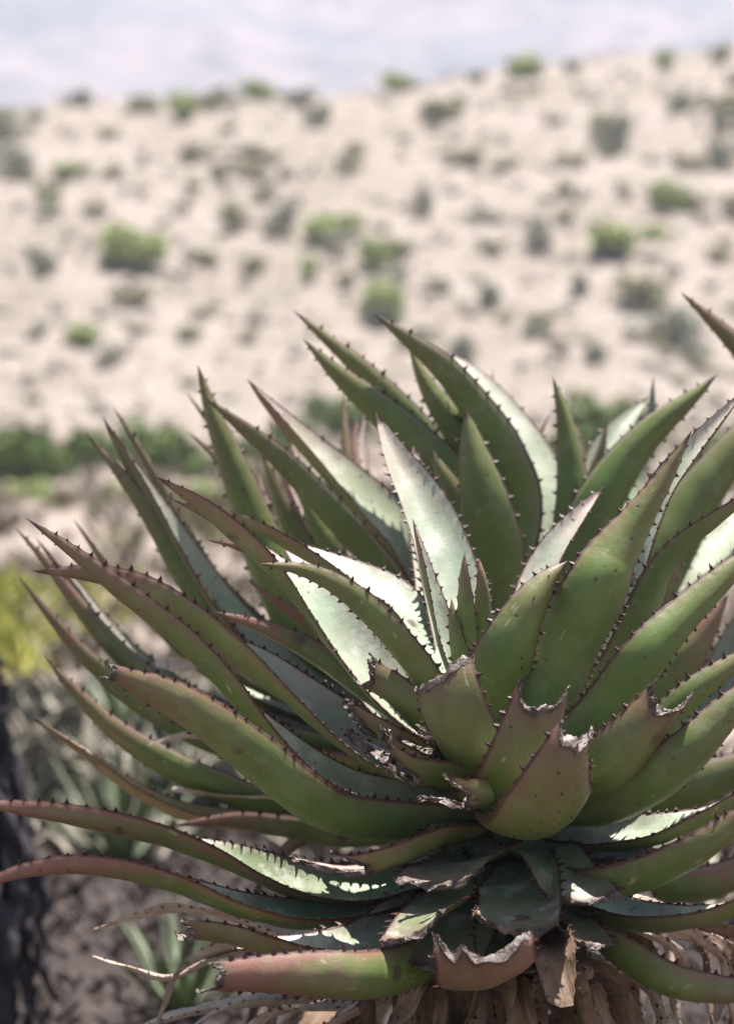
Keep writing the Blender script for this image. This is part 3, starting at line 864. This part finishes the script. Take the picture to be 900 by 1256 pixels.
# bleached bent leaves reaching out at the lower left, dry grey ones at the lower right
for pts, d, W in [([(120,1146),(160,1128),(215,1110),(290,1118),(400,1150),(520,1140)], (10, 6, -4), 42),
                  ([(112,1170),(150,1180),(205,1195),(260,1175),(340,1160),(480,1160)], (16, 8, -2), 30),
                  ([(190,1270),(208,1230),(222,1190),(260,1165),(340,1160),(480,1170)], (14, 8, -2), 30),
                  ([(225,1275),(265,1240),(310,1222),(380,1215),(470,1190),(560,1150)], (8, 4, -4), 40),
                  ([(290,1280),(330,1250),(390,1238),(470,1210),(560,1160)], (2, 0, -5), 40),
                  ([(360,1290),(395,1258),(440,1230),(500,1200),(570,1150)], (-8, -6, -6), 46),
                  ([(240,1160),(300,1140),(350,1133),(420,1140),(540,1130)], (8, 6, -2), 40),
                  ([(110,1300),(170,1262),(240,1240),(330,1225),(460,1190)], (20, 12, 0), 36)]:
    dead(A1, D0, pts, d, W, M_DEADG, th=(20, 20, -20), wp=[(0, 1), (.5, .9), (.8, .55), (1, .1)], crinkle=.1)
for i in range(16):
    x = 700 + i * 17 + random.uniform(-8, 8)
    dead(A1, D0, [(x + random.uniform(-25, 45), 1300), (x + random.uniform(-5, 20), 1230), (x, 1165), ((x + 620) / 2, 1110), (620, 1085)], (14 + random.uniform(-8, 14), 10 + random.uniform(-8, 10), 2),
         random.uniform(26, 44), M_DEADG if i % 3 else M_DEAD, th=(20, random.uniform(-50, 50), random.uniform(-60, 60)))

# ---- the aloe behind ------------------------------------------------
D2 = D0 + .62
A2 = empty('aloe_plant', base_of(560, 900, D2))
tag(A2, 'slightly blurred rear aloe whose upright leaves rise behind the sharp front one', 'aloe', 'aloe plants')
stem(A2, 560, D2, at(560, 860, D2)[2], .085, .075)
rear = [
 dict(p=[(107,534),(150,585),(190,642),(226,705),(290,790),(380,850),(520,900)], d=(-8,-6,0), W=46, th=(10,-48,-55), red=.7),
 dict(p=[(131,517),(165,565),(203,622),(242,685),(285,745),(360,815),(530,890)], d=(-6,-6,0), W=84, th=(34,26,4), side=(1,1), red=.45, chan=.62),
 dict(p=[(137,505),(166,545),(197,592),(232,650),(290,730),(400,820),(540,880)], d=(6,4,2), W=42, th=(20,-30,-50), red=.6),
 dict(p=[(247,455),(262,505),(284,565),(306,625),(332,695),(390,790),(530,870)], d=(0,0,2), W=70, th=(-40,-74,-76), side=(1,1), red=.5),
 dict(p=[(232,485),(264,528),(292,572),(345,665),(430,780),(545,860)], d=(20,16,4), W=38, th=(0,-40,-50), red=.9),
 dict(p=[(231,537),(262,565),(300,620),(360,700),(450,800),(545,860)], d=(26,20,4), W=42, th=(0,-40,-50), red=.8),
 dict(p=[(254,490),(300,524),(346,560),(392,606),(434,652),(484,710),(550,800)], d=(-10,-8,-2), W=58, th=(0,-42,-52), red=.65),
 dict(p=[(307,468),(358,515),(408,562),(458,612),(510,668),(560,780)], d=(-4,-2,0), W=86, th=(42,30,5), side=(1,1), red=.75, yel=.25),
 dict(p=[(360,384),(402,420),(446,456),(494,500),(534,545),(575,610),(590,740)], d=(6,5,2), W=50, th=(-30,-62,-60), red=.5),
 dict(p=[(374,417),(412,455),(462,498),(512,544),(560,605),(585,740)], d=(-2,-1,0), W=64, th=(-40,-68,-60), red=.4),
 dict(p=[(458,382),(502,414),(546,450),(588,502),(624,560),(645,630),(610,760)], d=(-2,-1,0), W=74, th=(-20,-48,-50), red=.45),
 dict(p=[(538,428),(585,458),(628,508),(658,562),(676,630),(640,760)], d=(26,14,2), W=92, th=(50,42,25), side=(1,1), red=.4, yel=.1),
 dict(p=[(506,425),(528,470),(558,520),(596,580),(620,650),(600,760)], d=(2,2,1), W=60, th=(-60,-74,-70), red=.35),
 dict(p=[(572,505),(582,560),(596,620),(606,690),(590,790)], d=(-10,-9,-2), W=84, th=(-70,-80,-76), side=(1,0), red=.3),
 dict(p=[(530,548),(560,610),(590,680),(590,780)], d=(-6,-5,0), W=66, th=(-60,-70,-60), side=(1,1), red=.4),
 dict(p=[(675,468),(688,512),(698,560),(704,620),(690,690),(620,790)], d=(-2,-2,0), W=52, th=(-60,-80,-80), side=(-1,0), red=.35),
 dict(p=[(796,486),(768,515),(742,552),(728,600),(710,660),(630,780)], d=(30,18,2), W=78, th=(50,68,62), side=(-1,1), red=.2),
 dict(p=[(803,462),(802,505),(792,550),(760,620),(650,780)], d=(26,20,4), W=44, th=(40,60,60), side=(-1,1), red=.3),
 dict(p=[(703,512),(710,560),(712,620),(690,700),(620,790)], d=(18,14,4), W=40, th=(30,40,40), side=(-1,1), red=1.0),
 dict(p=[(674,508),(655,545),(640,600),(610,720),(590,790)], d=(24,18,4), W=30, th=(-40,-50,-50), side=(-1,1), red=1.4),
 dict(p=[(877,462),(846,490),(806,524),(770,564),(738,610),(706,670),(630,790)], d=(-4,-4,0), W=72, th=(-55,-74,-70), side=(-1,1), red=.35),
 dict(p=[(980,455),(910,540),(855,615),(802,700),(740,800),(640,860)], d=(6,4,0), W=96, th=(-60,-68,-60), side=(-1,1), red=.4),
 dict(p=[(841,655),(824,692),(800,742),(768,802),(720,860),(640,890)], d=(-14,-12,-2), W=56, th=(-60,-70,-70), side=(-1,1), red=.95),
 dict(p=[(1000,520),(945,585),(900,640),(866,690),(835,740),(780,810),(660,880)], d=(26,6,-2), W=84, th=(55,58,50), side=(-1,1), red=.3, yel=.2),
 dict(p=[(891,730),(866,768),(834,810),(780,860),(660,910)], d=(-12,-10,-2), W=82, th=(-60,-66,-60), side=(-1,1), red=1.0),
 dict(p=[(1000,660),(940,730),(905,775),(880,830),(830,880),(660,930)], d=(2,2,2), W=64, th=(50,55,50), side=(-1,1), red=.5),
 dict(p=[(990,880),(930,930),(860,960),(780,970),(640,950)], d=(-6,-6,-2), W=84, th=(10,-40,-50), red=.9),
 dict(p=[(1000,1010),(920,1060),(850,1080),(760,1060),(640,980)], d=(-6,-6,-2), W=84, th=(20,-30,-50), red=1.2),
 dict(p=[(22,648),(60,688),(102,742),(152,802),(225,862),(350,905),(530,920)], d=(-8,-8,-2), W=46, th=(5,-42,-50), red=.8),
 dict(p=[(46,662),(90,708),(134,762),(186,815),(270,872),(400,905),(535,910)], d=(4,2,0), W=60, th=(34,28,6), side=(1,1), red=.6, chan=.62),
 dict(p=[(29,711),(75,765),(122,816),(184,868),(270,912),(380,932),(535,930)], d=(-12,-10,-2), W=46, th=(10,-44,-52), red=.8),
 dict(p=[(56,802),(100,850),(142,890),(194,927),(260,962),(350,985),(530,960)], d=(-14,-12,-3), W=56, th=(10,-44,-52), red=.75),
 dict(p=[(37,880),(90,910),(132,936),(178,966),(250,992),(350,1000),(530,970)], d=(-18,-14,-3), W=54, th=(30,20,0), red=.5, yel=1.8),
 dict(p=[(140,790),(220,870),(310,935),(420,965),(540,950)], d=(-4,-4,-2), W=60, th=(5,-46,-54), red=.6),
 dict(p=[(215,1012),(290,1004),(360,1012),(450,1020),(545,985)], d=(-20,-16,-4), W=52, th=(20,-35,-45), red=1.5),
 dict(p=[(420,482),(424,560),(440,640),(500,760),(560,850)], d=(30,22,4), W=36, th=(-60,-70,-60), side=(1,1), red=.8),
 dict(p=[(440,505),(438,570),(470,680),(560,840)], d=(34,24,4), W=32, th=(-50,-60,-60), side=(1,1), red=1.3),
 dict(p=[(452,495),(446,560),(480,690),(560,840)], d=(38,26,4), W=38, th=(40,50,50), side=(1,1), red=1.0),
 dict(p=[(333,512),(345,560),(375,640),(440,750),(545,850)], d=(34,24,4), W=40, th=(20,20,0), side=(1,1), red=1.5),
 dict(p=[(355,532),(375,585),(410,660),(470,760),(550,850)], d=(36,26,4), W=44, th=(40,40,20), side=(1,1), red=1.6),
 dict(p=[(320,560),(350,630),(400,710),(470,790),(550,860)], d=(10,8,2), W=66, th=(0,-30,-40), side=(1,1), red=.5),
 dict(p=[(365,590),(400,660),(440,730),(500,800),(555,860)], d=(8,8,2), W=70, th=(-30,-50,-60), side=(1,1), red=.3),
 dict(p=[(290,640),(340,700),(400,770),(480,830),(550,870)], d=(2,2,0), W=76, th=(20,-10,-40), side=(1,1), red=.6),
 dict(p=[(200,760),(280,810),(370,850),(460,880),(545,890)], d=(-2,-2,-1), W=76, th=(20,-20,-40), red=.8),
 dict(p=[(150,598),(200,660),(260,722),(340,790),(450,850),(545,880)], d=(8,6,2), W=50, th=(32,24,2), side=(1,1), red=.8),
 dict(p=[(92,640),(142,702),(204,768),(285,832),(400,880),(540,900)], d=(9,7,2), W=50, th=(30,18,-8), side=(1,1), red=.9),
 dict(p=[(312,572),(337,640),(372,702),(440,790),(550,870)], d=(20,16,4), W=42, th=(40,36,20), side=(1,1), red=1.5),
 dict(p=[(392,556),(420,620),(455,690),(520,790),(560,860)], d=(26,18,4), W=46, th=(50,50,40), side=(1,1), red=.9),
 dict(p=[(480,468),(500,540),(520,620),(565,780)], d=(28,20,4), W=46, th=(-60,-66,-60), side=(1,1), red=.5),
 dict(p=[(611,459),(608,510),(602,600),(585,790)], d=(28,20,4), W=30, th=(-40,-50,-50), side=(-1,1), red=1.5),
 dict(p=[(299,712),(340,736),(400,770),(480,830),(560,880)], d=(-14,-10,0), W=44, th=(25,5,-20), red=1.7, yel=.5),
 dict(p=[(270,868),(330,895),(400,920),(480,935),(560,930)], d=(-16,-12,-2), W=46, th=(25,0,-25), red=1.3, yel=.4),
 dict(p=[(745,515),(735,560),(715,620),(680,700),(620,790)], d=(6,5,2), W=34, th=(-60,-70,-70), side=(-1,1), red=.7),
]
grow(A2, D2, rear, fine=False)
for pts, d, W in [([(184,915),(222,907),(275,911),(340,930),(420,950),(540,940)], (-16, -12, -2), 22), ([(195,818),(260,822),(330,835),(420,880),(540,920)], (-8, -8, -2), 30),
                  ([(215,968),(270,975),(340,980),(440,980),(545,960)], (-16, -12, -3), 34), ([(240,800),(300,825),(360,850),(450,890),(545,910)], (-8, -6, -2), 34)]:
    dead(A2, D2, pts, d, W, M_DEADG, th=(20, 10, -20), fine=False)
for i in range(34):
    a = i * 2.4
    z0 = at(560, 980, D2)[2] - .012 * i
    c0 = np.array([A2.location[0], D2, z0]); dv = np.array([math.cos(a), math.sin(a), 0])
    l = random.uniform(.8, 1.4)
    pts = [c0 + dv * .05, c0 + dv * .16 * l + np.array([0, 0, .02]), c0 + dv * .27 * l + np.array([0, 0, -.06 * l]), c0 + dv * .30 * l + np.array([0, 0, -.20 * l])]
    if pts[-1][2] < .02: continue
    leaf(A2, pts, .05, ref=(dv[0], dv[1], 1), mat=(M_DEAD, M_DEADG)[i % 2], name='dead_leaf', crinkle=.16, thick=.05, chan=.5, fine=False)

# ---- the aloe beyond the right edge: a leaf tip reaches into the picture
D3 = D0 + .75
A3 = empty('aloe_plant', base_of(1110, 900, D3))
tag(A3, 'aloe past the right edge, only a narrow upper leaf tip showing against the hill', 'aloe', 'aloe plants')
stem(A3, 1110, D3, at(1110, 800, D3)[2], .08, .07)
right = [dict(p=[(840,360),(872,390),(905,424),(962,490),(1040,620),(1105,790)], d=(0,0,0), W=62, th=(-30,-55,-60), red=.8)]
for i, (x, y, x2, y2) in enumerate([(1050, 380, 1080, 560), (1180, 400, 1140, 580), (1300, 500, 1210, 640), (1400, 640, 1260, 700), (960, 600, 1030, 690), (1420, 820, 1270, 800), (1330, 950, 1220, 860), (980, 760, 1050, 780)]):
    right.append(dict(p=[(x, y), ((x + x2) / 2 + 5, (y + y2) / 2 + 8), (x2, y2), ((x2 + 1110) / 2, (y2 + 830) / 2), (1110, 840)], d=((-1) ** i * 12 + 4, 4, 0), W=84, th=(-20, -45, -50), red=.6, side=(1 if x < 1110 else -1, 1)))
grow(A3, D3, right, fine=False)

# ---- dark shaggy trunk at the left
D4 = 6.1
A4 = empty('dead_aloe_trunk', base_of(-14, 1000, D4))
tag(A4, 'dark shaggy dead trunk wrapped in blackened dry leaves at the left edge', 'tree trunk')
stem(A4, -4, D4, at(-4, 850, D4)[2], .065, .03, mat=M_DEADK)
for i in range(90):
    a = i * 2.4 + random.uniform(-.3, .3)
    z0 = at(-14, 815, D4)[2] - .0098 * i
    c0 = np.array([A4.location[0], D4, z0]); dv = np.array([math.cos(a), math.sin(a), 0])
    g = min(1, .4 + i / 70) * random.uniform(.5, 1.1)
    pts = [c0 + dv * .04, c0 + dv * .08 * g + np.array([0, 0, .01]), c0 + dv * .105 * g + np.array([0, 0, -.07]), c0 + dv * .115 * g + np.array([0, 0, -.2])]
    if pts[-1][2] < .02: continue
    leaf(A4, pts, .06, ref=(dv[0], dv[1], 1), mat=M_DEADK, name='dead_leaf', crinkle=.3, thick=.05, chan=.5, fine=False, teeth=False)

# ---- green tufts and litter on the ground between the plants
def tuft(x, y, dist, n, ln, W, label, mat=None):
    p = at(x, y, dist)
    t = empty('young_aloe', (p[0], dist, float(height(p[0], dist))))
    tag(t, label, 'aloe')
    stem(t, x, dist, t.location[2] + .05, .03, .02)
    for i in range(n):
        a = i * 2.4; el = R(75 - 45 * i / n)
        dv = np.array([math.cos(a) * math.cos(el), math.sin(a) * math.cos(el), math.sin(el)])
        c0 = np.array(t.location) + np.array([0, 0, .03])
        l = ln * random.uniform(.8, 1.15)
        leaf(t, [c0, c0 + dv * l * .35, c0 + dv * l * .7 + np.array([0, 0, .01]), c0 + dv * l + np.array([0, 0, .05 * l])], W, ref=(-dv[0], -dv[1], 1), red=.2, fine=False, teeth=False, pale=.25)
tuft(150, 1100, 8.0, 18, .36, .035, 'young green aloe beside the dark shaggy trunk')
tuft(225, 1230, 6.2, 16, .26, .03, 'young green aloe under the bleached dead leaves of the front plant')
tuft(160, 980, 10.2, 16, .36, .035, 'small pale aloe tuft further back on the open ground behind the trunk')
M_LITTER_SHADE = land_mat('litter_shade_brown', [(.045, .036, .033), (.062, .048, .043), (.030, .024, .023), (.085, .066, .058)], 1.5, 9, .6)  # litter brown, darkened further so its colour holds the shade under the aloes
def litter_shade_patch():
    """dark sheet of leaf litter and painted shade under and around the aloes, lying just over the dry ground"""
    nr, na = 26, 60
    V = [(0, 5.6, float(height(0, 5.6)) + .035)]
    for i in range(1, nr):
        for j in range(na):
            an = 2 * math.pi * j / na
            r = i / (nr - 1) * (1 + .10 * math.sin(an * 3 + 1) + .07 * math.sin(an * 7) + .04 * math.sin(an * 13 + 2))
            x, y = 2.9 * r * math.cos(an), 5.6 + 3.6 * r * math.sin(an)
            V.append((x, y, float(height(x, y)) + .035 * (1 - (i / (nr - 1)) ** 6) - .02 * (i == nr - 1)))
    F = [(0, 1 + j, 1 + (j + 1) % na) for j in range(na)]
    F += [(1 + (i - 1) * na + j, 1 + i * na + j, 1 + i * na + (j + 1) % na, 1 + (i - 1) * na + (j + 1) % na) for i in range(1, nr - 1) for j in range(na)]
    mesh_obj('litter_shade', np.array(V), F, M_LITTER_SHADE, None, True)['kind'] = 'structure'
litter_shade_patch()
M_DARKSCRUB = foliage_mat('dark_grey_scrub', (.050, .055, .040), (.105, .105, .080), (.075, .070, .062))  # darker and greyer than the other scrub colours
M_LITTER = foliage_mat('brown_litter', (.030, .023, .022), (.070, .052, .046), (.045, .034, .032))
n = 8000
xs = rng.uniform(-2.2, 2.2, n); ys = rng.uniform(2.6, 9.5, n)
scatter('leaf_litter', on_land(xs, ys), rng.uniform(.04, .12, n), 10, M_LITTER, 'dry brown leaf litter on the ground under the aloes', 'leaf litter', .35, .09)
n = 900
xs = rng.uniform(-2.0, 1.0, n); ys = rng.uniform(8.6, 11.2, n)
scatter('dark_scrub', on_land(xs, ys), rng.uniform(.06, .19, n), 26, M_DARKSCRUB, 'low grey bushy growth on the ground behind the rear aloe', 'scrub', .7, .14)

# ------------------------------------------------------------------ the air
def haze_box(x0, x1, y0, y1, z0, z1, dens):
    V = [(x, y, z) for x in (x0, x1) for y in (y0, y1) for z in (z0, z1)]
    F = [(0, 1, 3, 2), (4, 6, 7, 5), (0, 4, 5, 1), (2, 3, 7, 6), (0, 2, 6, 4), (1, 5, 7, 3)]
    m = bpy.data.materials.new('haze_air'); m.use_nodes = True
    nt = m.node_tree
    for n_ in list(nt.nodes): nt.nodes.remove(n_)
    out = nt.nodes.new('ShaderNodeOutputMaterial'); v = nt.nodes.new('ShaderNodeVolumePrincipled')
    v.inputs['Color'].default_value = (.85, .87, 1.0, 1); v.inputs['Density'].default_value = dens
    v.inputs['Anisotropy'].default_value = .2
    nt.links.new(v.outputs[0], out.inputs['Volume'])
    o = mesh_obj('haze', np.array(V, float), F, m, None, False)
    tag(o, 'thin pale haze in the air over the valley', 'haze', None, 'stuff')
HAZE = 0.0009
haze_box(-950, 950, -80, 800, -20, 165, HAZE)
